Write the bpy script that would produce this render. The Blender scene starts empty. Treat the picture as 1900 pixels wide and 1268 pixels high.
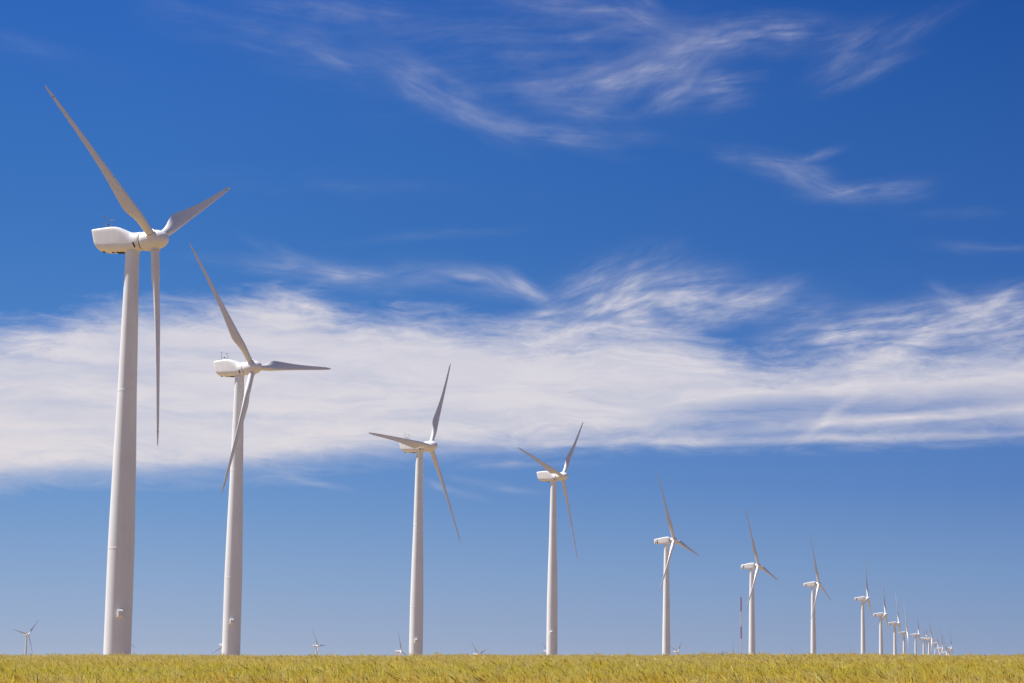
import bpy, bmesh, math, random
from mathutils import Vector, Matrix
import numpy as np

random.seed(7)
rng = np.random.default_rng(11)
C = bpy.context.scene.collection
R = math.radians
EYE = 1.5                         # camera height; the near field lies at about z = 0

# ------------------------------------------------------------------ camera
F, PX, PY, W, H = 3500.0, 1290.0, 771.0, 1900.0, 1268.0
PITCH = math.atan((1216 - PY) / F)
cd = bpy.data.cameras.new('camera')
cam = bpy.data.objects.new('camera', cd); C.objects.link(cam)
cam.location = (0, 0, EYE); cam.rotation_euler = (R(90) + PITCH, 0, 0)
cd.sensor_width = 36; cd.lens = F / W * 36
cd.shift_x = (W / 2 - PX) / W; cd.shift_y = (PY - H / 2) / W
cd.clip_start = 0.5; cd.clip_end = 80000
bpy.context.scene.camera = cam

def pix_dir(u, v):                # photo pixel -> compass angle and elevation in degrees
    a = (u - PX) / F; b = (PY - v) / F
    d = Vector((a, math.cos(PITCH) - b * math.sin(PITCH), math.sin(PITCH) + b * math.cos(PITCH))).normalized()
    return math.degrees(math.atan2(d.x, d.y)), math.degrees(math.asin(d.z))

# ------------------------------------------------------------------ light
SUN_AZ, SUN_EL = -85.5, 56.0
sd = Vector((math.sin(R(SUN_AZ)) * math.cos(R(SUN_EL)), math.cos(R(SUN_AZ)) * math.cos(R(SUN_EL)), math.sin(R(SUN_EL))))
sl = bpy.data.lights.new('sun', 'SUN'); sl.energy = 5.0; sl.angle = R(0.53); sl.color = (1.0, 0.965, 0.905)
so = bpy.data.objects.new('sun', sl); C.objects.link(so)
so.rotation_euler = sd.to_track_quat('Z', 'Y').to_euler()

# ------------------------------------------------------------------ node helpers
class NT:
    def __init__(s, tree):
        s.t = tree; s.n = tree.nodes; s.l = tree.links
    def node(s, typ, **kw):
        n = s.n.new(typ)
        for k, v in kw.items(): setattr(n, k, v)
        return n
    def put(s, sock, val):
        if isinstance(val, bpy.types.NodeSocket): s.l.new(val, sock)
        elif val is not None: sock.default_value = val
    def math(s, op, a, b=None, c=None, clamp=False):
        n = s.node('ShaderNodeMath', operation=op, use_clamp=clamp)
        s.put(n.inputs[0], a); s.put(n.inputs[1], b); s.put(n.inputs[2], c)
        return n.outputs[0]
    def rng(s, v, a, b, c=0.0, d=1.0, smooth=False):
        n = s.node('ShaderNodeMapRange', interpolation_type='SMOOTHSTEP' if smooth else 'LINEAR')
        s.put(n.inputs['Value'], v)
        for nm, x in zip(('From Min', 'From Max', 'To Min', 'To Max'), (a, b, c, d)): s.put(n.inputs[nm], x)
        return n.outputs[0]
    def xyz(s, x, y, z=0.0):
        n = s.node('ShaderNodeCombineXYZ')
        for i, v in enumerate((x, y, z)): s.put(n.inputs[i], v)
        return n.outputs[0]
    def noise(s, vec, scale=1.0, detail=5.0, rough=0.55, dist=0.0):
        n = s.node('ShaderNodeTexNoise')
        s.put(n.inputs['Vector'], vec); n.inputs['Scale'].default_value = scale; n.inputs['Detail'].default_value = detail
        n.inputs['Roughness'].default_value = rough; n.inputs['Distortion'].default_value = dist
        return n.outputs[0]
    def mix(s, fac, a, b):
        n = s.node('ShaderNodeMix', data_type='RGBA')
        s.put(n.inputs[0], fac); s.put(n.inputs[6], a); s.put(n.inputs[7], b)
        return n.outputs[2]
    def mapping(s, vec, loc, rot, scale, kind='TEXTURE'):
        n = s.node('ShaderNodeMapping', vector_type=kind)
        s.put(n.inputs['Vector'], vec); n.inputs['Location'].default_value = loc
        n.inputs['Rotation'].default_value = (0, 0, rot); n.inputs['Scale'].default_value = scale
        return n.outputs[0]
    def curve(s, v, pts):          # pts (x, y) in 0..1
        n = s.node('ShaderNodeFloatCurve')
        s.put(n.inputs['Value'], v)
        cv = n.mapping.curves[0]; pts = sorted(pts)
        cv.points[0].location = pts[0]; cv.points[1].location = pts[-1]
        for p in pts[1:-1]: cv.points.new(*p)
        n.mapping.update()
        return n.outputs[0]

# ------------------------------------------------------------------ sky: clear blue with a bank of thin cloud and cirrus
wd = bpy.data.worlds.new('World'); bpy.context.scene.world = wd; wd.use_nodes = True
g = NT(wd.node_tree); g.n.clear()
SKY_STRENGTH = 0.1
EXPO = 2 ** 0.5
sky = g.node('ShaderNodeTexSky', sky_type='NISHITA', sun_disc=False, sun_elevation=R(SUN_EL), sun_rotation=R(SUN_AZ),
             altitude=600.0, air_density=1.0, dust_density=0.6, ozone_density=2.5)
tc = g.node('ShaderNodeTexCoord')
sep = g.node('ShaderNodeSeparateXYZ'); g.l.new(tc.outputs['Generated'], sep.inputs[0])
az = g.math('MULTIPLY', g.math('ARCTAN2', sep.outputs[0], sep.outputs[1]), 57.29578)
el = g.math('MULTIPLY', g.math('ARCSINE', sep.outputs[2]), 57.29578)
P = g.xyz(az, el)
DEG = 57.29578 / F                 # degrees per photo pixel

def bank_curve(pts, lo, hi):       # (photo x, photo y) -> elevation as a function of compass angle
    A0, A1 = pix_dir(-60, 700)[0], pix_dir(1960, 700)[0]
    q = []
    for u, v in pts:
        a, e = pix_dir(u, v); q.append((min(max((a - A0) / (A1 - A0), 0), 1), (e - lo) / (hi - lo)))
    t = g.rng(az, A0, A1)
    return g.rng(g.curve(t, q), 0.0, 1.0, lo, hi)
v_up = bank_curve([(0, 598), (100, 582), (200, 562), (300, 556), (400, 548), (500, 538), (560, 542), (650, 566), (800, 578), (900, 592),
                   (1000, 594), (1100, 588), (1200, 592), (1300, 618), (1400, 652), (1500, 650), (1600, 640), (1750, 632), (1900, 628)], 4.0, 13.0)
v_lo = bank_curve([(0, 902), (200, 898), (400, 890), (600, 874), (800, 850), (1000, 838), (1200, 830), (1500, 826), (1900, 820)], 3.0, 10.0)
# warped coordinates
wv = g.node('ShaderNodeTexNoise'); wv.inputs['Scale'].default_value = 1.0; wv.inputs['Detail'].default_value = 4.0
g.l.new(g.mapping(P, (3.1, 7.7, 0), 0, (0.30, 0.75, 1), 'POINT'), wv.inputs['Vector'])
wsub = g.node('ShaderNodeVectorMath', operation='SUBTRACT'); g.l.new(wv.outputs['Color'], wsub.inputs[0]); wsub.inputs[1].default_value = (.5, .5, .5)
wmul = g.node('ShaderNodeVectorMath', operation='MULTIPLY_ADD'); g.l.new(wsub.outputs[0], wmul.inputs[0]); wmul.inputs[1].default_value = (3.2, 1.1, 0); g.l.new(P, wmul.inputs[2])
PW = wmul.outputs[0]
# half-warped coordinates keep the wisps where they are while fraying them
wh = g.node('ShaderNodeVectorMath', operation='MULTIPLY_ADD'); g.l.new(wsub.outputs[0], wh.inputs[0]); wh.inputs[1].default_value = (1.2, 0.45, 0); g.l.new(P, wh.inputs[2])
PH = wh.outputs[0]
n_big = g.math('SUBTRACT', g.noise(g.mapping(PW, (1.3, 4.1, 0), R(4), (0.30, 1.5, 1), 'POINT'), 1, 7, .6), .5)
n_fine = g.math('SUBTRACT', g.noise(g.mapping(PW, (8.3, 2.1, 0), R(-8), (1.1, 4.2, 1), 'POINT'), 1, 8, .68), .5)
n_str = g.noise(g.mapping(PW, (2.3, 9.4, 0), R(5), (0.16, 2.3, 1), 'POINT'), 1, 7, .6)
fib = g.noise(g.mapping(PH, (5.3, 1.4, 0), R(-10), (0.55, 3.4, 1), 'POINT'), 1, 8, .62, .12)
fib2 = g.noise(g.mapping(PH, (15.3, 6.4, 0), R(-24), (1.5, 4.2, 1), 'POINT'), 1, 9, .68, .1)

def blobs(lst, vec, k=1.7, kind='SPHERICAL', gain=1.5):
    acc = None
    for (u, v, rx, ry, ang, amp) in lst:
        a, e = pix_dir(u, v)
        m = g.mapping(vec, (a, e, 0), R(ang), (rx * k * DEG, ry * k * DEG, 1))
        gr = g.node('ShaderNodeTexGradient', gradient_type=kind); g.l.new(m, gr.inputs[0])
        s_ = g.math('SMOOTH_MIN', gr.outputs['Fac'], 1.0, 0.1)
        acc = g.math('MULTIPLY_ADD', s_, amp * gain, acc if acc is not None else 0.0)
    return acc
up_t = g.math('MULTIPLY_ADD', n_fine, 1.0, g.math('MULTIPLY_ADD', n_big, 1.5, g.math('SUBTRACT', v_up, el)))
lo_t = g.math('MULTIPLY_ADD', n_fine, .45, g.math('MULTIPLY_ADD', n_big, .95, g.math('SUBTRACT', el, v_lo)))
bank = g.math('MULTIPLY', g.rng(up_t, -.35, 1.25, smooth=True), g.rng(lo_t, -.35, .95, smooth=True))
tex = g.math('MULTIPLY_ADD', n_str, 0.70, g.math('MULTIPLY_ADD', n_fine, 0.30, 0.61))
gap = blobs([(1690, 757, 330, 28, 2, .5), (1400, 764, 170, 20, 3, .34), (1800, 800, 260, 26, 2, .42), (1330, 797, 150, 11, 2, .35), (1600, 700, 400, 20, 2, .12),
             (1420, 640, 130, 22, -6, .14), (1830, 640, 90, 14, 3, .2), (60, 700, 150, 30, 0, .12), (250, 640, 60, 60, 40, .1),
             (780, 780, 200, 14, 2, .12), (640, 700, 130, 16, 3, .12), (480, 870, 260, 22, 3, .25), (150, 885, 220, 14, 2, .3),
             (700, 850, 200, 16, 4, .25)], PH)
gap = g.math('MULTIPLY', gap, g.rng(n_str, .33, .67, .45, 1.15))
bank = g.math('MULTIPLY', bank, g.math('SUBTRACT', tex, gap), clamp=True)
add_b = blobs([(1535, 775, 62, 9, 40, .2), (1700, 775, 260, 8, 3, .30), (1625, 662, 60, 14, 18, .22), (1500, 815, 420, 6, 1, .3),
               (1700, 640, 130, 14, 28, .12), (570, 560, 60, 10, -18, .35)], PH)
CIRRUS = [
 (790, 155, 80, 30, -25, .5), (872, 202, 110, 25, -30, .38), (992, 243, 130, 18, -12, .32), (1105, 250, 130, 14, -3, .3),
 (1074, 202, 75, 18, -8, .5), (1105, 155, 150, 22, 5, .42), (1187, 133, 150, 35, 15, .42), (1263, 117, 60, 45, 50, .34),
 (1345, 70, 140, 25, 8, .48), (1465, 63, 100, 30, 0, .4), (1270, 174, 70, 18, 25, .5), (1352, 152, 55, 16, 10, .58),
 (1339, 190, 45, 14, 10, .32), (1585, 101, 70, 35, 30, .48), (1611, 136, 70, 14, 20, .28), (1700, 50, 80, 20, 25, .18),
 (1092, 19, 170, 22, -8, .45), (1194, 25, 50, 30, -40, .4), (1086, 69, 75, 10, 3, .4), (640, 20, 150, 22, -3, .28),
 (980, 95, 350, 110, 0, .16), (640, 113, 45, 12, -15, .28), (1434, 303, 75, 18, -12, .58), (1509, 290, 40, 8, 15, .4),
 (1472, 318, 60, 22, -15, .3), (1585, 357, 85, 16, 0, .58), (1516, 347, 90, 16, -15, .22), (1667, 355, 70, 18, 8, .24),
 (1775, 395, 90, 10, 0, .06), (1830, 455, 90, 10, -3, .09), (70, 90, 100, 18, -12, .11), (530, 75, 220, 40, -10, .18),
 (640, 345, 260, 20, 0, .05), (800, 437, 130, 8, 6, .08), 
 (670, 517, 45, 12, -12, .34), (625, 510, 110, 20, -10, .18), (750, 512, 130, 16, 3, .14), (875, 520, 110, 22, -8, .18),
 (530, 497, 120, 14, -5, .18), (940, 530, 70, 18, -20, .16), (520, 465, 60, 10, -20, .15),
 (1140, 538, 110, 50, 20, .5), (1250, 550, 120, 42, 8, .44), (1400, 555, 70, 22, 22, .42), (1300, 578, 170, 30, 8, .4), (1090, 580, 90, 26, 12, .35),
 (970, 535, 45, 14, -35, .28), (1010, 587, 80, 12, 10, .4), (1560, 612, 120, 36, 4, .5), (1740, 605, 160, 44, 10, .52), (1880, 600, 70, 46, 10, .42),
 (1780, 570, 50, 16, -35, .4), (1865, 555, 60, 10, 30, .4), (920, 900, 70, 8, -10, .16), (830, 905, 60, 8, -15, .16),
 (945, 858, 45, 10, 0, .16), (560, 893, 70, 7, -10, .2), (980, 865, 120, 8, 2, .1)]
cir = 0.0
for ang, lo, hi in ((-24, -60, -13), (-5, -13, -1.5), (5, -1.5, 12), (22, 12, 35), (45, 35, 90)):      # fibres run along each family of wisps
    grp = [w for w in CIRRUS if lo <= w[4] < hi]
    if not grp: continue
    f1 = g.noise(g.mapping(PH, (ang * .37, 2.2, 0), R(ang), (2.4, .30, 1)), 1, 7, .58, .15)
    f2 = g.noise(g.mapping(PH, (ang * .11, 5.2, 0), R(ang * 1.4 + 6), (.75, .17, 1)), 1, 8, .62, .25)
    f3 = g.noise(g.mapping(P, (ang * .2, 1.2, 0), R(ang), (1.6, .8, 1)), 1, 3, .5)
    fr = g.math('MULTIPLY', g.rng(f3, .30, .62, .25, 1.15), g.math('MAXIMUM', g.math('MULTIPLY_ADD', g.math('SUBTRACT', f2, .5), .9, g.rng(f1, .28, .72, .1, 1.25)), 0.0))
    cir = g.math('MULTIPLY_ADD', blobs(grp, PH, 2.0, 'QUADRATIC_SPHERE', 2.3), fr, cir)
cir = g.math('MULTIPLY', cir, g.rng(el, 10.5, 14.0, .76, .27))
addb = g.math('MULTIPLY', add_b, g.rng(fib, .3, .7, .4, 1.2))
alpha = g.math('MINIMUM', g.math('ADD', bank, g.math('ADD', cir, addb)), 0.97)
alpha = g.math('MULTIPLY', alpha, g.rng(alpha, 0, .97, .92, .96))

# sky colour: the physical sky overhead, easing into the measured clear-air gradient near the horizon (paler towards the sun)
hsv = g.node('ShaderNodeHueSaturation'); hsv.inputs['Hue'].default_value = .512; hsv.inputs['Saturation'].default_value = 1.15; hsv.inputs['Value'].default_value = .62
g.l.new(sky.outputs[0], hsv.inputs['Color'])
def lin(c): return tuple((x / 255 / 12.92 if x / 255 < .04045 else ((x / 255 + .055) / 1.055) ** 2.4) for x in c)
def ramp(stops):
    n = g.node('ShaderNodeValToRGB'); g.put(n.inputs[0], g.rng(el, 0, 20)); e = n.color_ramp.elements
    for i, (d, c) in enumerate(stops):
        x = e[i] if i < 2 else e.new(d / 20)
        x.position = d / 20; x.color = (*lin(c), 1)
    return n.outputs[0]
sk_l = ramp([(0, (166, 180, 205)), (20, (44, 99, 184)), (.3, (160, 176, 203)), (2.2, (139, 167, 205)), (4.2, (116, 155, 204)), (6, (98, 144, 204)), (9, (78, 130, 198)), (12.6, (62, 117, 189))])
sk_r = ramp([(0, (146, 163, 194)), (20, (33, 82, 158)), (.3, (141, 160, 193)), (2.5, (119, 151, 196)), (5.1, (90, 130, 191)), (9, (68, 115, 184)), (12, (53, 102, 175))])
sk = g.mix(g.rng(az, pix_dir(250, 700)[0], pix_dir(1880, 700)[0]), sk_l, sk_r)
skx = g.node('ShaderNodeVectorMath', operation='SCALE'); g.l.new(sk, skx.inputs[0]); skx.inputs['Scale'].default_value = 1 / SKY_STRENGTH / EXPO
clear = g.mix(g.rng(el, 19, 40, smooth=True), skx.outputs[0], hsv.outputs[0])
warm = g.rng(el, 5, 9, 0, 1)
ccol = g.mix(warm, (5.6, 5.22, 5.2, 1), (5.15, 4.95, 5.3, 1))
shade = g.rng(g.noise(g.mapping(PW, (4.4, 7.3, 0), R(3), (.22, 1.25, 1), 'POINT'), 1, 6, .6), .42, .68)
ccol = g.mix(shade, ccol, (4.55, 4.5, 5.05, 1))      # greyer, thicker folds of the bank
skyc = g.mix(alpha, clear, ccol)
bg = g.node('ShaderNodeBackground'); bg.inputs['Strength'].default_value = SKY_STRENGTH
g.l.new(skyc, bg.inputs['Color'])
wo = g.node('ShaderNodeOutputWorld'); g.l.new(bg.outputs[0], wo.inputs[0])

# ------------------------------------------------------------------ materials
def new_mat(name):
    m = bpy.data.materials.new(name); m.use_nodes = True
    t = NT(m.node_tree); b = m.node_tree.nodes['Principled BSDF']
    return m, t, b
def paint(name, col, dirt, rough=.42, streak=True):
    m, t, b = new_mat(name)
    co = t.node('ShaderNodeTexCoord').outputs['Object']
    n1 = t.noise(t.mapping(co, (0, 0, 0), 0, (2.2, 2.2, .25), 'POINT'), 1.0, 6, .6)
    n2 = t.noise(co, .35, 4, .55)
    f = t.rng(t.math('MULTIPLY_ADD', n2, .5, t.math('MULTIPLY', n1, .5)), .40, .72, 0, 1)
    t.l.new(t.mix(f, (*col, 1), (*dirt, 1)), b.inputs['Base Color'])
    t.l.new(t.rng(n1, .3, .7, rough - .06, rough + .14), b.inputs['Roughness'])
    return m
def plain(name, col, rough=.5, metal=0.0):
    m, t, b = new_mat(name)
    co = t.node('ShaderNodeTexCoord').outputs['Object']
    n = t.noise(co, 3.0, 4, .6)
    t.l.new(t.mix(t.rng(n, .3, .7), (*[c * .9 for c in col], 1), (*[min(1, c * 1.08) for c in col], 1)), b.inputs['Base Color'])
    b.inputs['Roughness'].default_value = rough; b.inputs['Metallic'].default_value = metal
    return m
M_TOWER = paint('tower_paint', (.78, .785, .80), (.71, .71, .72), .45)
M_NAC = paint('nacelle_gelcoat', (.81, .80, .81), (.72, .70, .70), .42)
M_BLADE = paint('blade_gelcoat', (.76, .75, .75), (.68, .66, .65), .36)
M_DARK = plain('dark_fittings_and_shade', (.025, .022, .022), .7)  # small dark fittings, and the shade coloured into the rear intake notch
M_GAP = plain('shadow_gap_seal', (.09, .075, .07), .8)
M_METAL = plain('galvanised_metal', (.24, .24, .25), .6, .3)
M_RED = plain('red_paint', (.42, .05, .09), .5)
M_WHITE = plain('white_paint', (.75, .74, .74), .5)
M_LEAF = plain('weed_green', (.07, .12, .03), .6)

def link(name, me, mat, parent=None, smooth=None):
    o = bpy.data.objects.new(name, me); C.objects.link(o)
    if mat is not None and not me.materials: me.materials.append(mat)
    if smooth is not None:
        for p in me.polygons: p.use_smooth = True
        if smooth < 170:
            bm = bmesh.new(); bm.from_mesh(me)
            for e in bm.edges:
                if len(e.link_faces) == 2 and e.calc_face_angle(0) > R(smooth): e.smooth = False
            bm.to_mesh(me); bm.free()
    if parent: o.parent = parent
    return o
def to_mesh(bm, name):
    bmesh.ops.recalc_face_normals(bm, faces=bm.faces)
    me = bpy.data.meshes.new(name); bm.to_mesh(me); bm.free(); return me
def loft(bm, rings, cap=True, closed=True):
    vs = [[bm.verts.new(p) for p in r] for r in rings]
    n = len(rings[0])
    for a, b in zip(vs, vs[1:]):
        for i in range(n if closed else n - 1):
            j = (i + 1) % n
            bm.faces.new((a[i], a[j], b[j], b[i]))
    if cap:
        bm.faces.new(vs[0]); bm.faces.new(vs[-1])
    return vs
def revolve(bm, prof, axis='Z', n=48, cap=True):    # prof: (t, radius)
    rings = []
    for t, r in prof:
        r = max(r, .001); ring = []
        for i in range(n):
            a = 2 * math.pi * i / n
            c, s = r * math.cos(a), r * math.sin(a)
            ring.append((c, s, t) if axis == 'Z' else (t, c, s))
        rings.append(ring)
    loft(bm, rings, cap)
def tube(bm, a, b, r0, r1=None, n=8):
    a, b = Vector(a), Vector(b); r1 = r0 if r1 is None else r1
    q = (b - a).to_track_quat('Z', 'Y')
    rings = [[p + q @ Vector((r * math.cos(2 * math.pi * i / n), r * math.sin(2 * math.pi * i / n), 0)) for i in range(n)] for p, r in ((a, r0), (b, r1))]
    loft(bm, rings)
def box(bm, c, s, bevel=0.0, mat=None):
    r = bmesh.ops.create_cube(bm, size=1.0)
    vs = r['verts']
    for v in vs: v.co = Vector(c) + Vector((v.co.x * s[0], v.co.y * s[1], v.co.z * s[2]))
    if bevel:
        es = list({e for v in vs for e in v.link_edges})
        nv = bmesh.ops.bevel(bm, geom=es, offset=bevel, segments=3, affect='EDGES', profile=.6)
        vs = nv['verts']
    return vs

# ------------------------------------------------------------------ wind turbine parts.  Frame: origin at tower foot, +X is where the nose points.
RR = 23.5; TILT = R(5.3); OVER = 2.7
HA, HB = 49.4, 46.0                 # hub heights of the two kinds

def tower_mesh(name, Hh, top):
    zt = Hh - top
    prof = [(0, 3.22), (12, 3.16), (16, 3.10), (25, 2.70), (32, 2.28), (38.8, 2.02), (zt, 1.62)] if Hh > 48 else \
           [(0, 3.0), (10, 2.92), (16, 2.75), (25, 2.45), (33, 2.12), (39, 1.9), (zt, 1.68)]
    def dia(z):
        for (z0, d0), (z1, d1) in zip(prof, prof[1:]):
            if z <= z1: return d0 + (d1 - d0) * (z - z0) / (z1 - z0)
        return prof[-1][1]
    zs = [(0, 0.0)]
    flange = [14.7, 32.3]
    z = 1.1
    while z < zt - 1.0:
        if min(abs(z - f) for f in flange) > .5:
            zs += [(z - .02, 0), (z - .012, .0035), (z + .012, .0035), (z + .02, 0)]
        z += 2.02
    for f in flange: zs += [(f - .10, 0), (f - .085, .012), (f - .01, .012), (f - .004, -.01), (f + .004, -.01), (f + .01, .012), (f + .085, .012), (f + .10, 0)]
    zs += [(zt - .35, 0), (zt - .34, .05), (zt - .02, .05), (zt, 0.0)]
    zs.sort()
    bm = bmesh.new()
    revolve(bm, [(z, dia(z) / 2 * .91 + d) for z, d in zs], 'Z', 72)
    return to_mesh(bm, name)

def nacelle_ring(x, zt, zb, w, n_up, n_lo, slant=0.0, N=88, zc=None):
    zc = zb + (zt - zb) * .36 if zc is None else zc
    ring = []
    for i in range(N):
        a = 2 * math.pi * i / N
        c, s = math.cos(a), math.sin(a)
        n = n_up if s >= 0 else n_lo
        y = w * math.copysign(abs(c) ** (2 / n), c)
        z = zc + (zt - zc if s >= 0 else zc - zb) * math.copysign(abs(s) ** (2 / n), s)
        ring.append((x + slant * (zt - z), y, z))
    return ring

def fx(x): return x if x > -1.5 else -1.5 + (x + 1.5) * .88
def nacelle_a():
    bm = bmesh.new()
    #     x     top   bot    w   n_up n_lo slant
    S = [(-8.14, 1.22, -.20, .84, 6, 3.0, .26), (-8.22, 1.32, -.40, .95, 6.5, 3.0, .26), (-8.18, 1.39, -.58, 1.02, 12, 3.0, .24), (-7.85, 1.43, -.86, 1.07, 12, 3.0, .16), (-7.3, 1.46, -1.06, 1.10, 12, 2.9, .06),
         (-6.4, 1.52, -1.19, 1.14, 12, 2.8, 0), (-5.4, 1.57, -1.26, 1.17, 11, 2.7, 0), (-4.8, 1.55, -1.30, 1.18, 10, 2.6, 0), (-4.35, 1.48, -1.32, 1.18, 8, 2.6, 0),
         (-3.9, 1.32, -1.33, 1.17, 6, 2.5, 0), (-3.45, 1.13, -1.33, 1.15, 4.4, 2.4, 0), (-3.05, .98, -1.31, 1.13, 3.2, 2.3, 0), (-2.65, .91, -1.28, 1.10, 2.4, 2.2, 0),
         (-2.2, .93, -1.22, 1.08, 2.2, 2.1, 0), (-1.75, .98, -1.12, 1.02, 2.1, 2.05, 0), (-1.53, .97, -1.05, .99, 2.05, 2.0, 0), (-1.50, .92, -1.0, .94, 2.0, 2.0, 0)]
    loft(bm, [nacelle_ring(fx(x), t, b, w, nu, nl, sl) for x, t, b, w, nu, nl, sl in S])
    return to_mesh(bm, 'nacelle')

def nacelle_b():
    bm = bmesh.new()
    S = [(-6.72, .22, -.95, .80, 7, 7, .02), (-6.80, .32, -1.06, .90, 7, 7, .02), (-6.76, .38, -1.12, .96, 7, 7, .02), (-6.5, .42, -1.16, .99, 8, 8, 0), (-5.5, .60, -1.17, 1.02, 8, 8, 0),
         (-4.2, .82, -1.17, 1.05, 8, 8, 0), (-3.0, 1.02, -1.16, 1.06, 8, 8, 0), (-2.4, 1.11, -1.14, 1.06, 8, 7, 0), (-2.1, 1.11, -1.12, 1.05, 7, 6, 0),
         (-1.6, 1.02, -1.06, 1.02, 6, 5, 0), (-1.32, .94, -.99, .96, 5, 4, 0), (-1.26, .86, -.92, .88, 4, 4, 0)]
    loft(bm, [nacelle_ring(x, t, b, w, nu, nl, sl, zc=(t + b) / 2) for x, t, b, w, nu, nl, sl in S])
    return to_mesh(bm, 'nacelle')

def spinner(kind):
    bm = bmesh.new()
    if kind == 'a':
        prof = [(-1.42, .94), (-1.40, 1.04), (-1.36, 1.06), (-1.0, 1.10), (-.5, 1.13), (0, 1.13), (.45, 1.08), (.8, .99), (1.1, .85), (1.33, .68), (1.5, .47), (1.6, .28), (1.65, .12), (1.66, 0)]
        rb, rr = 1.24, .50
    else:
        prof = [(-1.0, .70), (-.98, .78), (-.9, .80), (-.3, .83), (.2, .80), (.6, .68), (.9, .5), (1.08, .28), (1.14, .1), (1.15, 0)]
        rb, rr = 1.06, .50
    revolve(bm, prof, 'X', 56)
    for k in range(3):                                  # round blade sockets
        a = k * 2 * math.pi / 3
        d = Vector((0, math.sin(a), math.cos(a)))
        tube(bm, d * .5, d * (rb - .09), rr + .03, n=40); tube(bm, d * (rb - .09), d * rb, rr + .06, n=40)
    return to_mesh(bm, 'hub')

def blade(root_r, wide=1.0):
    # +Z outward, +Y leading edge (direction of travel), +X upwind
    st = [(root_r, .92, 1.0, 0, .50), (2.0, .92, 1.0, 0, .50), (2.7, .95, .93, 12, .49), (3.4, 1.05, .80, 12.5, .45), (4.2, 1.25, .63, 12.5, .39), (5.0, 1.50, .48, 12, .34), (5.6, 1.67, .40, 11.5, .31), (6.1, 1.75, .37, 11, .29),
          (6.7, 1.74, .34, 10.3, .28), (7.5, 1.66, .31, 9.2, .285), (9, 1.46, .275, 7.2, .30), (10.5, 1.26, .25, 5.6, .32), (12, 1.09, .23, 4.3, .34), (14.5, .89, .205, 2.6, .38), (17.6, .71, .185, 1.2, .41),
          (20, .60, .175, .4, .43), (22, .45, .165, -.3, .44), (22.8, .33, .16, -.5, .46), (23.25, .22, .15, -.6, .48), (23.45, .12, .15, -.6, .5), (23.5, .05, .15, -.6, .5)]
    N = 28; rings = []
    for r, c, tr, tw, pa in st:
        ring = []; c *= wide
        blend = min(1, max(0, (r - 2.0) / 3.8)); blend = blend * blend * (3 - 2 * blend)
        for i in range(N):
            a = 2 * math.pi * i / N
            xc = .5 - .5 * math.cos(a)                  # 0 at leading edge
            sgn = 1 if math.sin(a) >= 0 else -1
            th = 2.6 * tr * (.2969 * math.sqrt(xc) - .126 * xc - .3516 * xc ** 2 + .2843 * xc ** 3 - .1015 * xc ** 4) * 1.9
            yt = sgn * th + .05 * math.sin(math.pi * xc) * blend
            if tr > 0: yt = sgn * min(abs(th), tr * .5) + (.03 * math.sin(math.pi * xc) * -blend)
            circ = (.5 * math.cos(a), .5 * math.sin(a))
            foil = (pa - xc, yt)
            y = c * ((1 - blend) * circ[0] + blend * foil[0]); x = c * ((1 - blend) * circ[1] + blend * foil[1])
            t = R(tw + 2.0) * min(1, blend * 1.5 + .0)
            # leading edge turned towards the wind at the root
            ring.append((x * math.cos(t) + y * math.sin(t) - .6 * (r / RR) ** 2, -x * math.sin(t) + y * math.cos(t), r))
        rings.append(ring)
    bm = bmesh.new(); loft(bm, rings)
    return to_mesh(bm, 'blade')

def mesh_of(fn, name):
    bm = bmesh.new(); fn(bm); return to_mesh(bm, name)

ME = {}
ME['tower_a'] = tower_mesh('tower', HA, 1.15); ME['tower_b'] = tower_mesh('tower', HB, 1.08)
ME['nac_a'] = nacelle_a(); ME['nac_b'] = nacelle_b()
ME['hub_a'] = spinner('a'); ME['hub_b'] = spinner('b')
ME['blade_a'] = blade(1.28); ME['blade_b'] = blade(1.10, 1.15)
ME['collar_a'] = mesh_of(lambda b: revolve(b, [(-1.50, .88), (-1.50, .97), (-1.41, .97), (-1.41, .88)], 'X', 48), 'seal_ring')
ME['collar_b'] = mesh_of(lambda b: revolve(b, [(-1.27, .62), (-1.27, .66), (-.97, .66), (-.97, .62)], 'X', 40), 'seal_ring')
def slot(bm):                                           # slanted cooling slot on the flank near the rotor
    for y in (-1,):
        q = [(-2.16, -.42), (-2.02, -.36), (-1.80, -.95), (-1.92, -1.0)]
        a = [bm.verts.new((x, -1.01 + .10 * max(0, -z - .55) , z)) for x, z in q]
        b_ = [bm.verts.new((x, -1.10 + .16 * max(0, -z - .45), z)) for x, z in q]
        bm.faces.new(a); bm.faces.new(b_)
        for i in range(4): bm.faces.new((a[i], a[(i + 1) % 4], b_[(i + 1) % 4], b_[i]))
ME['slot'] = mesh_of(slot, 'cooling_slot')
ME['drain_a'] = mesh_of(lambda b: revolve(b, [(-.18, .16), (-.17, .18), (0.15, .18)], 'Z', 20), 'drain_port')
ME['hatch_a'] = mesh_of(lambda b: box(b, (0, 0, 0), (1.0, .8, .12), .03), 'hatch')
def wedge(bm, pts, y0, y1):
    a = [bm.verts.new((x, y0, z)) for x, z in pts]; b_ = [bm.verts.new((x, y1, z)) for x, z in pts]
    bm.faces.new(a); bm.faces.new(b_)
    for i in range(len(pts)): j = (i + 1) % len(pts); bm.faces.new((a[i], a[j], b_[j], b_[i]))
ME['vent_shade_big'] = mesh_of(lambda b: wedge(b, [(-5.72, .28), (-5.52, .02), (-5.35, -.98), (-5.80, -.98)], -1.035, -.9), 'vent_shade')  # dark wedge standing in for the V-shaped shadow of the rear intake notch
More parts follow.
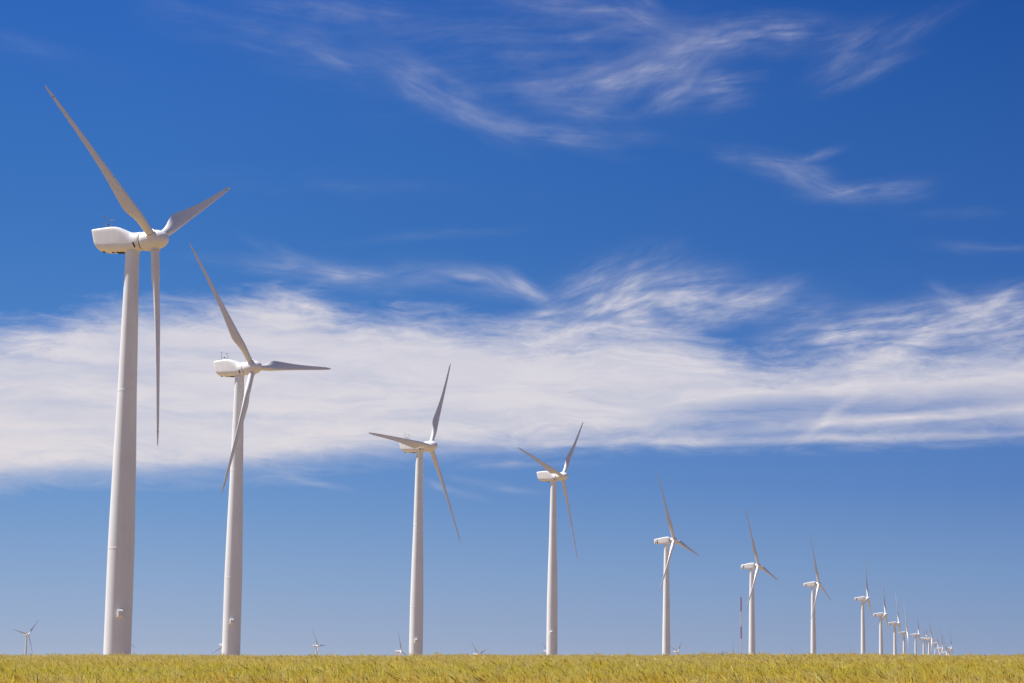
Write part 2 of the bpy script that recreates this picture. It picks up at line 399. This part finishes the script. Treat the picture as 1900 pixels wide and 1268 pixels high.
ME['vent_shade_small'] = mesh_of(lambda b: wedge(b, [(-6.22, -.45), (-6.0, -.98), (-6.36, -.98)], -1.02, -.9), 'vent_shade')  # smaller dark triangle, shadow of the same notch given as colour
def sensors(bm):
    for s, h in ((-1, 1.15), (1, 1.10)):
        tube(bm, (-5.9, .82 * s, 1.40), (-5.9, .82 * s, 1.6 + h), .028)
    tube(bm, (-5.9, -.82, 1.98), (-5.9, .82, 1.98), .024)
ME['mast'] = mesh_of(sensors, 'sensor_mast')
def cups(bm):
    for k in range(3):
        a = k * 2.094
        tube(bm, (0, 0, 0), (  .12 * math.cos(a), .12 * math.sin(a), 0), .015, n=6)
        c = bmesh.ops.create_uvsphere(bm, u_segments=10, v_segments=6, radius=.05)
        for v in c['verts']: v.co += Vector((.13 * math.cos(a), .13 * math.sin(a), 0))
    tube(bm, (0, 0, -.12), (0, 0, .03), .03)
ME['cups'] = mesh_of(cups, 'anemometer')
def vane(bm):
    tube(bm, (.24, 0, 0), (-.22, 0, 0), .016, n=6); box(bm, (-.28, 0, .03), (.2, .012, .16)); tube(bm, (0, 0, -.12), (0, 0, .03), .03)
    c = bmesh.ops.create_uvsphere(bm, u_segments=8, v_segments=6, radius=.035)
    for v in c['verts']: v.co += Vector((.25, 0, 0))
ME['vane'] = mesh_of(vane, 'wind_vane')
ME['lamp'] = mesh_of(lambda b: revolve(b, [(0, .07), (.02, .09), (.12, .09), (.17, .05), (.18, 0)], 'Z', 16), 'warning_lamp')
def tbox(bm):                                           # cabinet with broad chamfered front edges
    def ring(y, hx, hz): return [(-hx, y, -hz), (hx, y, -hz), (hx, y, hz), (-hx, y, hz)]
    loft(bm, [ring(.1, .34, .42), ring(-.26, .34, .42), ring(-.40, .21, .28)])
ME['tbox'] = mesh_of(tbox, 'equipment_box')
ME['receptor'] = mesh_of(lambda b: tube(b, (-.69, -.05, 21.9), (-.44, -.05, 21.9),   .05, n=12), 'lightning_receptor')

SM = {'tower_a': 12, 'tower_b': 12, 'nac_a': 60, 'nac_b': 50, 'hub_a': 45, 'hub_b': 45, 'blade_a': 60, 'blade_b': 60, 'tbox': 20}
def part(key, name, mat, parent, loc=(0, 0, 0), rot=(0, 0, 0)):
    me = ME[key]
    o = link(name, me, mat, parent, SM.pop(key, None))
    o.location = loc; o.rotation_euler = rot
    return o

GROUP = {'row': 'white wind turbines in the row', 'far': 'tiny wind turbines on the horizon'}
BASES = []
def turbine(kind, hub, yaw, phi, label, group, detail, box_dir=None):
    Hh = HA if kind == 'a' else HB
    yw = R(yaw)
    foot = Vector((hub[0] - OVER * math.cos(yw), hub[1] + OVER * math.sin(yw), hub[2] - Hh + EYE))
    root = bpy.data.objects.new('wind_turbine', None); C.objects.link(root)
    root.location = foot; root.rotation_euler = (0, 0, -yw); root.empty_display_size = 2
    root['label'] = label; root['category'] = 'wind turbine'; root['group'] = GROUP[group]
    BASES.append(tuple(foot))
    s = kind
    tw = part('tower_' + s, 'tower', M_TOWER, root)
    nac = part('nac_' + s, 'nacelle', M_NAC, root, (OVER, 0, Hh))
    # the rotor: tilted axis
    T = Matrix.Translation((OVER, 0, Hh)) @ Matrix.Rotation(-TILT, 4, 'Y')
    hb = part('hub_' + s, 'hub', M_NAC, root)
    hb.matrix_local = T @ Matrix.Rotation(-R(phi), 4, 'X') @ Matrix.Identity(4)
    for k in range(3):
        b = part('blade_' + s, 'blade', M_BLADE, root)
        b.matrix_local = T @ Matrix.Rotation(-R(phi + 120 * k), 4, 'X') @ Matrix.Scale(1, 4)
        if detail >= 2: part('receptor', 'lightning_receptor', M_DARK, b)
    if detail >= 1:
        part('collar_' + s, 'seal_ring', M_GAP, nac, rot=(0, -TILT * .5, 0))
    if s == 'a' and detail >= 1:
        part('slot', 'cooling_slot', M_DARK, nac)
        part('drain_a', 'drain_port', M_DARK, nac, (-6.05, -.35, -1.03))
        part('drain_a', 'drain_port', M_DARK, nac, (-4.9, -.3, -1.12))
        part('hatch_a', 'hatch', M_DARK, nac, (-4.0, -.1, -1.28))
        mst = part('mast', 'sensor_mast', M_METAL, nac)
        part('cups', 'anemometer', M_METAL, mst, (-5.9, -.82, 2.84)); part('vane', 'wind_vane', M_METAL, mst, (-5.9, .82, 2.79))
        part('lamp', 'warning_lamp', M_DARK, mst, (-5.9, 0, 2.0))
    if s == 'b' and detail >= 1:
        part('vent_shade_big', 'vent_shade', M_DARK, nac); part('vent_shade_small', 'vent_shade', M_DARK, nac)
    if box_dir is not None:
        zb = 7.55
        a = math.atan2(box_dir[1], box_dir[0]) + math.pi / 2 + yw       # its front is local -Y
        d = Vector((math.sin(a), -math.cos(a), 0))
        part('tbox', 'equipment_box', M_WHITE, tw, (d.x * 1.445, d.y * 1.445, zb), (0, 0, a))
    return root

turbine('a', (-60.9, 208.3, 46.4), 13.5, -58.8, 'tallest and nearest white wind turbine, leftmost of the big ones, whole tower over the wheat', 'row', 2, (.39, -.92))
turbine('a', (-73.3, 309.2, 47.3), 24.1, -37.7, 'second largest white wind turbine, one blade level to the right and one crossing its tower', 'row', 2, (.228, -.974))
turbine('a', (-57.3, 405.8, 44.9), 23.0, 31.0, 'third largest white wind turbine, a blade sweeping left across and hiding much of its nacelle', 'row', 2, (.146, -.989))
turbine('a', (-35.8, 506.3, 47.8), 23.6, 44.0, 'fourth largest white wind turbine, rotor like a Y standing just below the cloud bank', 'row', 2, (-.065, -1.0))
turbine('b', (-7.0, 622.8, 37.7), 22.0, -19.9, 'box-nacelle white turbine between the Y-shaped rotor turbine and the red and white mast', 'row', 1)
turbine('b', (24.2, 725.4, 34.1), 22.6, -17.8, 'white box-nacelle turbine immediately right of the red and white mast', 'row', 1)
turbine('b', (55.1, 844.1, 31.5), 18.3, -12.7, 'white box-nacelle turbine next right after the one beside the red and white mast', 'row', 1)
turbine('b', (88.8, 974.6, 29.0), 13.9, 20.0, 'white turbine with thin upright blade, tallest of the cluster crowding the right end', 'row', 1)
turbine('b', (106.2, 1058.5, 22.6), 12.9, 19.4, 'second tallest white turbine of the right end cluster, blade reaching down right of its tower', 'row', 1)
turbine('b', (132.4, 1233.8, 20.6), 8.4, 26.0, 'third tallest white turbine of the right end cluster, bowed blade leaning back left', 'row', 1)
turbine('b', (164.0, 1467.2, 17.1), 6.7, 3.4, 'white turbine of the right end cluster with strongly curved bright blade leaning left', 'row', 1)
turbine('b', (187.5, 1593.2, 17.1), 13.7, 27.4, 'small white turbine just right of the strongly curved bright blade', 'row', 1)
turbine('b', (224.5, 1844.7, 16.2), 12.6, 50, 'small white right end cluster turbine with only short blades above its nacelle', 'row', 1)
turbine('b', (211.0, 1692.4, 14.5), 15.4, -11.6, 'small white turbine with tall pale leaning blade, right of the short-bladed one', 'row', 1)
turbine('b', (250.4, 1960.6, 11.9), 11.1, -37.6, 'tiny white turbine, fourth from the right end of the row', 'row', 1)
turbine('b', (272.6, 2093.2, 7.5), 18.1, 3.3, 'tiny white turbine, nacelle low over the wheat, third from the right end', 'row', 1)
turbine('b', (281.4, 2126.3, 3.0), 22.9, -23.7, 'lowest tiny turbine of the right end cluster, its nacelle just clearing the wheat', 'row', 1)
turbine('b', (286.1, 2122.5, 7.4), 19.5, 14.6, 'tiny white turbine that ends the row, farthest right of all the turbines', 'row', 1)
turbine('a', (-745.3, 2122.4, 22.8), 25.1, 44.6, 'distant small turbine standing alone left of the nearest big tower', 'far', 0)
turbine('a', (-661.0, 2200.0, 19.5), 22, 0, 'distant turbine hidden behind the nearest big tower but for one blade tip at its right', 'far', 0)
turbine('a', (-546.1, 2203.3, 11.6), 27.9, 4.6, 'distant turbine peeking out left of the foot of the second largest tower', 'far', 0)
turbine('a', (-459.4, 2316.7, 11.0), 14, -33.3, 'distant small turbine alone between the second and third largest towers, nacelle clear of the wheat', 'far', 0)
turbine('a', (-320.9, 2076.8, 3.9), 20.1, -8.5, 'distant turbine sunk to its nacelle left of the third largest tower, one upright blade', 'far', 0)
turbine('a', (-261.9, 2299.7, 0.7), 20.6, -45.9, 'two distant blades in a V over the wheat right of the third largest tower', 'far', 0)
turbine('a', (-205.9, 2669.3, 5.2), 22.5, -57.0, 'faint distant blade tip showing left of the fourth largest tower foot', 'far', 0)
turbine('a', (-25.0, 2775.1, 5.0), 26.3, 47.5, 'distant turbine with V blades beside the foot of the first box-nacelle turbine', 'far', 0)
turbine('a', (61.4, 3028.2, -0.9), 20.1, 4.9, 'single faint distant blade rising just left of the red and white mast', 'far', 0)
turbine('a', (183.4, 3491.3, -1.6), 25.5, -45.4, 'distant faint V of blades left of the third box-nacelle turbine from the mast', 'far', 0)
turbine('a', (255.0, 3113.8, -2.8), 20.1, 6.0, 'faint distant blade just left of the tallest cluster turbine foot', 'far', 0)

# ------------------------------------------------------------------ ground
B_Y = [0, 45, 100, 150, 172, 217, 310, 500, 700, 1000, 1500, 2000, 3000, 5000, 40000]
B_Z = [-1.66, -1.66, -1.30, -1.01, -1.15, -3.0, -3.2, -4.0, -10, -16, -28, -38, -46, -60, -60]
def ground_z(x, y):                 # world z, numpy arrays
    z = np.interp(np.maximum(y, -2000), B_Y, B_Z)
    num = np.zeros_like(z); den = np.full_like(z, 1e-7)
    for bx, by, bz in BASES:
        d2 = (x - bx) ** 2 + (y - by) ** 2 + 4.0
        w = 1 / d2 ** 1.5
        num += w * (bz - EYE - np.interp(by, B_Y, B_Z)); den += w
    k = np.clip((y - 172) / 36, 0, 1); k = k * k * (3 - 2 * k)
    roll = .05 * np.sin(x * .11 + 1.0) + .04 * np.sin(x * .043 + y * .05)
    return z + k * num / den + EYE + roll * np.clip(1 - k, 0, 1) * .6
def ground_mesh():
    ys = np.concatenate([-np.geomspace(30000, 20, 14), np.arange(-10, 230, 3.5), np.geomspace(232, 3600, 90), np.geomspace(3800, 40000, 14)])
    ts = np.concatenate([-np.geomspace(30000, 500, 10), np.linspace(-450, 220, 150), np.linspace(235, 400, 12), np.geomspace(450, 30000, 12)])
    xs = np.sort(np.concatenate([ts, np.linspace(-1000, -470, 20)]))
    X, Y = np.meshgrid(xs, ys); Z = ground_z(X, Y)
    nx, ny = len(xs), len(ys)
    co = np.stack([X.ravel(), Y.ravel(), Z.ravel()], -1)
    idx = np.arange(nx * ny).reshape(ny, nx)
    q = np.stack([idx[:-1, :-1], idx[:-1, 1:], idx[1:, 1:], idx[1:, :-1]], -1).reshape(-1, 4)
    me = bpy.data.meshes.new('ground'); me.from_pydata(co.tolist(), [], q.tolist()); me.update()
    return me
mg, t, b = new_mat('field_soil_and_stubble')
pos = t.node('ShaderNodeNewGeometry').outputs['Position']
n1 = t.noise(pos, .02, 6, .6); n2 = t.noise(pos, 1.2, 6, .65)
c1 = t.mix(t.rng(n1, .35, .65), (.31, .22, .085, 1), (.24, .185, .07, 1))
t.l.new(t.mix(t.rng(n2, .3, .7), c1, (.30, .18, .08, 1)), b.inputs['Base Color']); b.inputs['Roughness'].default_value = .95
gr = link('ground', ground_mesh(), mg, None, 180); gr['kind'] = 'structure'

# ------------------------------------------------------------------ red and white lattice mast
def mast():
    d = 1000.0; x = (1374.7 - PX) / F * d
    z0 = float(ground_z(np.array([x]), np.array([d]))[0])
    root = bpy.data.objects.new('lattice_mast', None); C.objects.link(root); root.location = (x, d, z0)
    root['label'] = 'slim red and white banded lattice mast standing among the turbines'; root['category'] = 'mast'
    top = EYE + (1216 - 1109.5) / F * d - z0
    hb = [(1109.5, 1136, M_RED), (1136, 1163.5, M_WHITE), (1163.5, 1186, M_RED), (1186, 1212, M_WHITE), (1212, 1238, M_RED)]
    for a, b2, m in hb:
        zt = EYE + (1216 - a) / F * d - z0; zb = max(0, EYE + (1216 - b2) / F * d - z0)
        if zb >= zt: continue
        bm = bmesh.new(); r = .30
        L = [Vector((r * math.cos(q), r * math.sin(q), 0)) for q in (R(90), R(210), R(330))]
        for p in L: tube(bm, p + Vector((0, 0, zb)), p + Vector((0, 0, zt)), .085, n=6)
        z = zb; k = 0
        while z < zt - .3:
            z2 = min(z + .75, zt)
            for i in range(3):
                p, q = (L[i], L[(i + 1) % 3]) if k % 2 == 0 else (L[(i + 1) % 3], L[i])
                tube(bm, p + Vector((0, 0, z)), q + Vector((0, 0, z2)), .035, n=4)
            z = z2; k += 1
        link('mast_section', to_mesh(bm, 'mast_section'), m, root)
mast()

# ------------------------------------------------------------------ wheat
def wheat_mat(name, cols, trans=.35):
    m, t, b = new_mat(name)
    oi = t.node('ShaderNodeObjectInfo'); rnd = oi.outputs['Random']
    pos = t.node('ShaderNodeNewGeometry').outputs['Position']
    patch = t.noise(t.mapping(pos, (0, 0, 0), 0, (.06, .05, .2), 'POINT'), 1, 5, .65)
    f1 = t.math('MULTIPLY_ADD', patch, 1.3, t.math('MULTIPLY_ADD', rnd, .5, -.2))
    yy = t.node('ShaderNodeSeparateXYZ'); t.l.new(pos, yy.inputs[0])
    strip = t.math('MULTIPLY', t.rng(yy.outputs[1], 55, 63, 0, 1, smooth=True), t.rng(yy.outputs[1], 78, 92, 1, 0, smooth=True))   # a greener strip of the crop
    f1 = t.math('ADD', f1, t.math('MULTIPLY_ADD', t.math('MULTIPLY', strip, t.rng(patch, .35, .62, .1, 1.3)), .34, -.12))
    col = t.mix(t.rng(f1, .42, .98), (*cols[0], 1), (*cols[1], 1))
    col = t.mix(t.math('MULTIPLY', t.rng(yy.outputs[1], 84, 108, 0, 1, smooth=True), t.rng(patch, .35, .6, .25, .75)), col, (*[min(.92, c * k) for c, k in zip(cols[2], (1.0, .95, .98))], 1))   # riper, paler far side
    dry = t.math('MULTIPLY', t.rng(yy.outputs[1], 60, 48, 0, 1, smooth=True), .22)
    col = t.mix(dry, col, (*[c * k for c, k in zip(cols[0], (.86, .66, .6))], 1))
    col = t.mix(t.math('LESS_THAN', t.math('FRACT', t.math('MULTIPLY', rnd, 7.31)), cols[3]), col, (*cols[2], 1))
    tone = t.node('ShaderNodeAttribute', attribute_name='tone').outputs['Fac']       # every blade and ear has a colour of its own
    vm = t.node('ShaderNodeVectorMath', operation='SCALE'); t.l.new(t.mix(t.math('LESS_THAN', tone, .10), col, (.24, .22, .05, 1)), vm.inputs[0]); t.put(vm.inputs['Scale'], t.rng(tone, 0, 1, .72, 1.45))
    vc = t.node('ShaderNodeVectorMath', operation='MINIMUM'); t.l.new(vm.outputs[0], vc.inputs[0]); vc.inputs[1].default_value = (.92, .84, .36)
    col = vc.outputs[0]
    t.l.new(col, b.inputs['Base Color']); b.inputs['Roughness'].default_value = .6; b.inputs['Specular IOR Level'].default_value = .25
    tr = t.node('ShaderNodeBsdfTranslucent'); t.l.new(col, tr.inputs[0])
    ms = t.node('ShaderNodeMixShader'); ms.inputs[0].default_value = trans
    t.l.new(b.outputs[0], ms.inputs[1]); t.l.new(tr.outputs[0], ms.inputs[2])
    out = [n for n in t.n if n.type == 'OUTPUT_MATERIAL'][0]; t.l.new(ms.outputs[0], out.inputs[0])
    return m
W_EAR = wheat_mat('ripening_ear', [(.90, .67, .13), (.80, .67, .10), (.92, .76, .30), .3], .42)
W_LEAF = wheat_mat('wheat_leaf', [(.86, .62, .09), (.62, .54, .06), (.74, .46, .10), .2], .4)
W_STALK = wheat_mat('wheat_stalk', [(.68, .47, .10), (.54, .44, .07), (.60, .35, .10), .3])

def tuft(seed):
    rd = random.Random(seed); vs, fs, mi, tn = [], [], [], []
    def ribbon(pts, wid, side, mat, tone):
        b0 = len(vs)
        for p, w in zip(pts, wid):
            vs.append(p - side * w * .5); vs.append(p + side * w * .5)
        for i in range(len(pts) - 1):
            a = b0 + 2 * i; fs.append((a, a + 1, a + 3, a + 2)); mi.append(mat); tn.append(tone)
    for k in range(26):
        base = Vector((rd.uniform(-.2, .2), rd.uniform(-.2, .2), 0))
        h = rd.uniform(.58, .86); lean = Vector((rd.gauss(-.17, .14), rd.gauss(0, .12), 0))
        P_ = [base + lean * h * t_ ** 1.8 + Vector((0, 0, h * t_)) for t_ in (0, .45, .8, 1)]
        an = rd.uniform(0, math.pi); side = Vector((math.cos(an), math.sin(an), 0))
        ribbon(P_, (.012, .012, .011, .010), side, 2, rd.random())
        te = rd.random() ** .8
        d = (P_[3] - P_[2]).normalized(); d = (d * .8 + Vector((rd.gauss(-.42, .30), rd.gauss(0, .25), rd.gauss(-.1, .25)))).normalized()
        L = rd.uniform(.065, .11); q = P_[3]
        hs = Vector((-d.y, d.x, 0)).normalized() if abs(d.x) + abs(d.y) > .01 else side
        for s2 in (hs, hs.cross(d).normalized()):     # ear: two crossed spindles with an awn fan
            ribbon([q, q + d * L * .3, q + d * L * .75, q + d * L * 2.5], (.008, .021, .018, .003), s2, 0, te)
    for k in range(20):
        base = Vector((rd.uniform(-.22, .22), rd.uniform(-.22, .22), rd.uniform(.1, .62)))
        an = rd.uniform(0, 2 * math.pi); out = Vector((math.cos(an), math.sin(an), 0)); out = (out + Vector((-.35, 0, 0)))
        L = rd.uniform(.20, .36); rise = rd.uniform(.3, 1.0)
        P_ = [base + out * L * .5 * t_ + Vector((0, 0, L * (rise * t_ * 1.25 - .75 * rise * t_ * t_ * t_))) for t_ in (0, .35, .7, 1)]
        side = Vector((-out.y, out.x, 0)).normalized()
        ribbon(P_, (.011, .020, .015, .003), side, 1, rd.random())
    me = bpy.data.meshes.new('wheat_tuft'); me.from_pydata(vs, [], fs); me.update()
    for m in (W_EAR, W_LEAF, W_STALK): me.materials.append(m)
    me.polygons.foreach_set('material_index', mi)
    me.attributes.new('tone', 'FLOAT', 'FACE').data.foreach_set('value', tn)
    return me

lib = bpy.data.collections.new('wheat_plants')
for k in range(7):
    lib.objects.link(bpy.data.objects.new('wheat_tuft', tuft(100 + k)))

def field_points():
    out = []
    for y0, y1, dens in ((22, 45, 5.5), (45, 75, 7.5), (75, 115, 5.0), (115, 178, 3.4)):
        xl, xr = -.43 * y1 - 8, .235 * y1 + 8
        n = int((xr - xl) * (y1 - y0) * dens)
        x = rng.uniform(xl, xr, n); y = rng.uniform(y0, y1, n)
        k = (x > -.43 * y - 8) & (x < .235 * y + 8)
        out.append(np.stack([x[k], y[k]], -1))
    return np.concatenate(out)
pts = field_points(); npts = len(pts)
pz = ground_z(pts[:, 0], pts[:, 1])
me = bpy.data.meshes.new('wheat_field'); me.vertices.add(npts)
me.vertices.foreach_set('co', np.column_stack([pts, pz]).astype(np.float32).ravel())
def attr(name, typ, arr):
    a = me.attributes.new(name, typ, 'POINT'); a.data.foreach_set('vector' if typ == 'FLOAT_VECTOR' else 'value', arr.ravel())
hvar = 1 + .05 * np.sin(pts[:, 0] * .31) * np.sin(pts[:, 1] * .23 + pts[:, 0] * .1) + rng.normal(0, .055, npts)
hvar += (rng.random(npts) < .03) * rng.uniform(.05, .26, npts) + .05 * np.sin(pts[:, 0] * .17 + 2) * np.sin(pts[:, 0] * .41) * np.clip((pts[:, 1] - 90) / 40, 0, 1)
attr('rot', 'FLOAT_VECTOR', np.stack([rng.normal(0, .07, npts), rng.normal(-.04, .08, npts), rng.normal(0, .55, npts)], -1).astype(np.float32))
attr('sc', 'FLOAT_VECTOR', np.stack([np.ones(npts), np.ones(npts), hvar], -1).astype(np.float32) * rng.uniform(.93, 1.07, (npts, 1)).astype(np.float32))
attr('pick', 'INT', rng.integers(0, 7, npts).astype(np.int32))
me.update()
wf = bpy.data.objects.new('wheat_field', me); C.objects.link(wf)
wf['kind'] = 'stuff'; wf['label'] = 'ripening green and gold wheat across the foreground'; wf['category'] = 'wheat'
ng = bpy.data.node_groups.new('scatter_wheat', 'GeometryNodeTree')
ng.interface.new_socket('Geometry', in_out='INPUT', socket_type='NodeSocketGeometry'); ng.interface.new_socket('Geometry', in_out='OUTPUT', socket_type='NodeSocketGeometry')
nn = ng.nodes; gi = nn.new('NodeGroupInput'); go = nn.new('NodeGroupOutput')
ip = nn.new('GeometryNodeInstanceOnPoints'); ci = nn.new('GeometryNodeCollectionInfo')
ci.inputs['Collection'].default_value = lib; ci.inputs['Separate Children'].default_value = True; ci.inputs['Reset Children'].default_value = True
def named(n, typ):
    a = nn.new('GeometryNodeInputNamedAttribute'); a.data_type = typ; a.inputs['Name'].default_value = n
    return [s for s in a.outputs if s.enabled and s.name == 'Attribute'][0]
L_ = ng.links.new
L_(gi.outputs[0], ip.inputs['Points']); L_(ci.outputs[0], ip.inputs['Instance']); ip.inputs['Pick Instance'].default_value = True
L_(named('pick', 'INT'), ip.inputs['Instance Index'])
e2r = nn.new('FunctionNodeEulerToRotation'); L_(named('rot', 'FLOAT_VECTOR'), e2r.inputs[0]); L_(e2r.outputs[0], ip.inputs['Rotation'])
L_(named('sc', 'FLOAT_VECTOR'), ip.inputs['Scale']); L_(ip.outputs[0], go.inputs[0])
md = wf.modifiers.new('scatter', 'NODES'); md.node_group = ng

# ------------------------------------------------------------------ tall weeds on the skyline
def weed(px, d, h, lean, label):
    x = (px - PX) / F * d
    z = float(ground_z(np.array([x]), np.array([d]))[0])
    root = bpy.data.objects.new('tall_weed', None); C.objects.link(root); root.location = (x, d, z)
    root['label'] = label; root['category'] = 'weed'; root['group'] = 'weeds above the wheat'
    bm = bmesh.new(); p = Vector((0, 0, 0))
    tip = Vector((lean * .3, 0, h))
    for i in range(4):
        q = Vector((lean * .3 * ((i + 1) / 4) ** 2, 0, h * (i + 1) / 4)); tube(bm, p, q, .016 - .003 * i, .013 - .003 * i, 6); p = q
    link('stem', to_mesh(bm, 'stem'), M_LEAF, root)
    for k in range(7):
        bm = bmesh.new(); f = .5 + .5 * k / 7; b0 = Vector((lean * .3 * f * f, 0, h * f)); a = k * 2.4
        o = Vector((math.cos(a), math.sin(a), 0)); s = Vector((-o.y, o.x, 0)); l = .24 * (1.15 - f * .5)
        mid = b0 + o * l * .5 + Vector((0, 0, l * .45)); end = b0 + o * l + Vector((0, 0, l * .35))
        v = [bm.verts.new(c) for c in (b0 - s * .008, b0 + s * .008, mid + s * .05, end, mid - s * .05)]
        w = [bm.verts.new(c.co + Vector((0, 0, .006))) for c in v]
        bm.faces.new(v); bm.faces.new(w)
        for i in range(5): bm.faces.new((v[i], v[(i + 1) % 5], w[(i + 1) % 5], w[i]))
        link('leaf', to_mesh(bm, 'leaf'), M_LEAF, root)
weed(1343, 140, 1.30, -.5, 'green weed poking above the wheat a little left of the red and white mast')
weed(1234, 138, 1.16, -.4, 'green weed tip against the foot of the first box-nacelle turbine')
weed(1171, 142, 1.16, -.6, 'green weed above the wheat between the fourth largest turbine and first box-nacelle turbine')
weed(527, 139, 1.10, .3, 'green weed tip above the wheat right of the second largest tower')

# ------------------------------------------------------------------ render settings
sc = bpy.context.scene
sc.view_settings.view_transform = 'Standard'; sc.view_settings.look = 'None'; sc.view_settings.exposure = 0.5; sc.view_settings.gamma = 1.0
sc.cycles.max_bounces = 8; sc.cycles.diffuse_bounces = 6; sc.cycles.transmission_bounces = 6; sc.cycles.transparent_max_bounces = 6
try: sc.cycles.use_denoising = True; sc.cycles.denoiser = 'OPENIMAGEDENOISE'; sc.cycles.denoising_input_passes = 'RGB_ALBEDO_NORMAL'; sc.cycles.denoising_prefilter = 'ACCURATE'
except Exception: pass
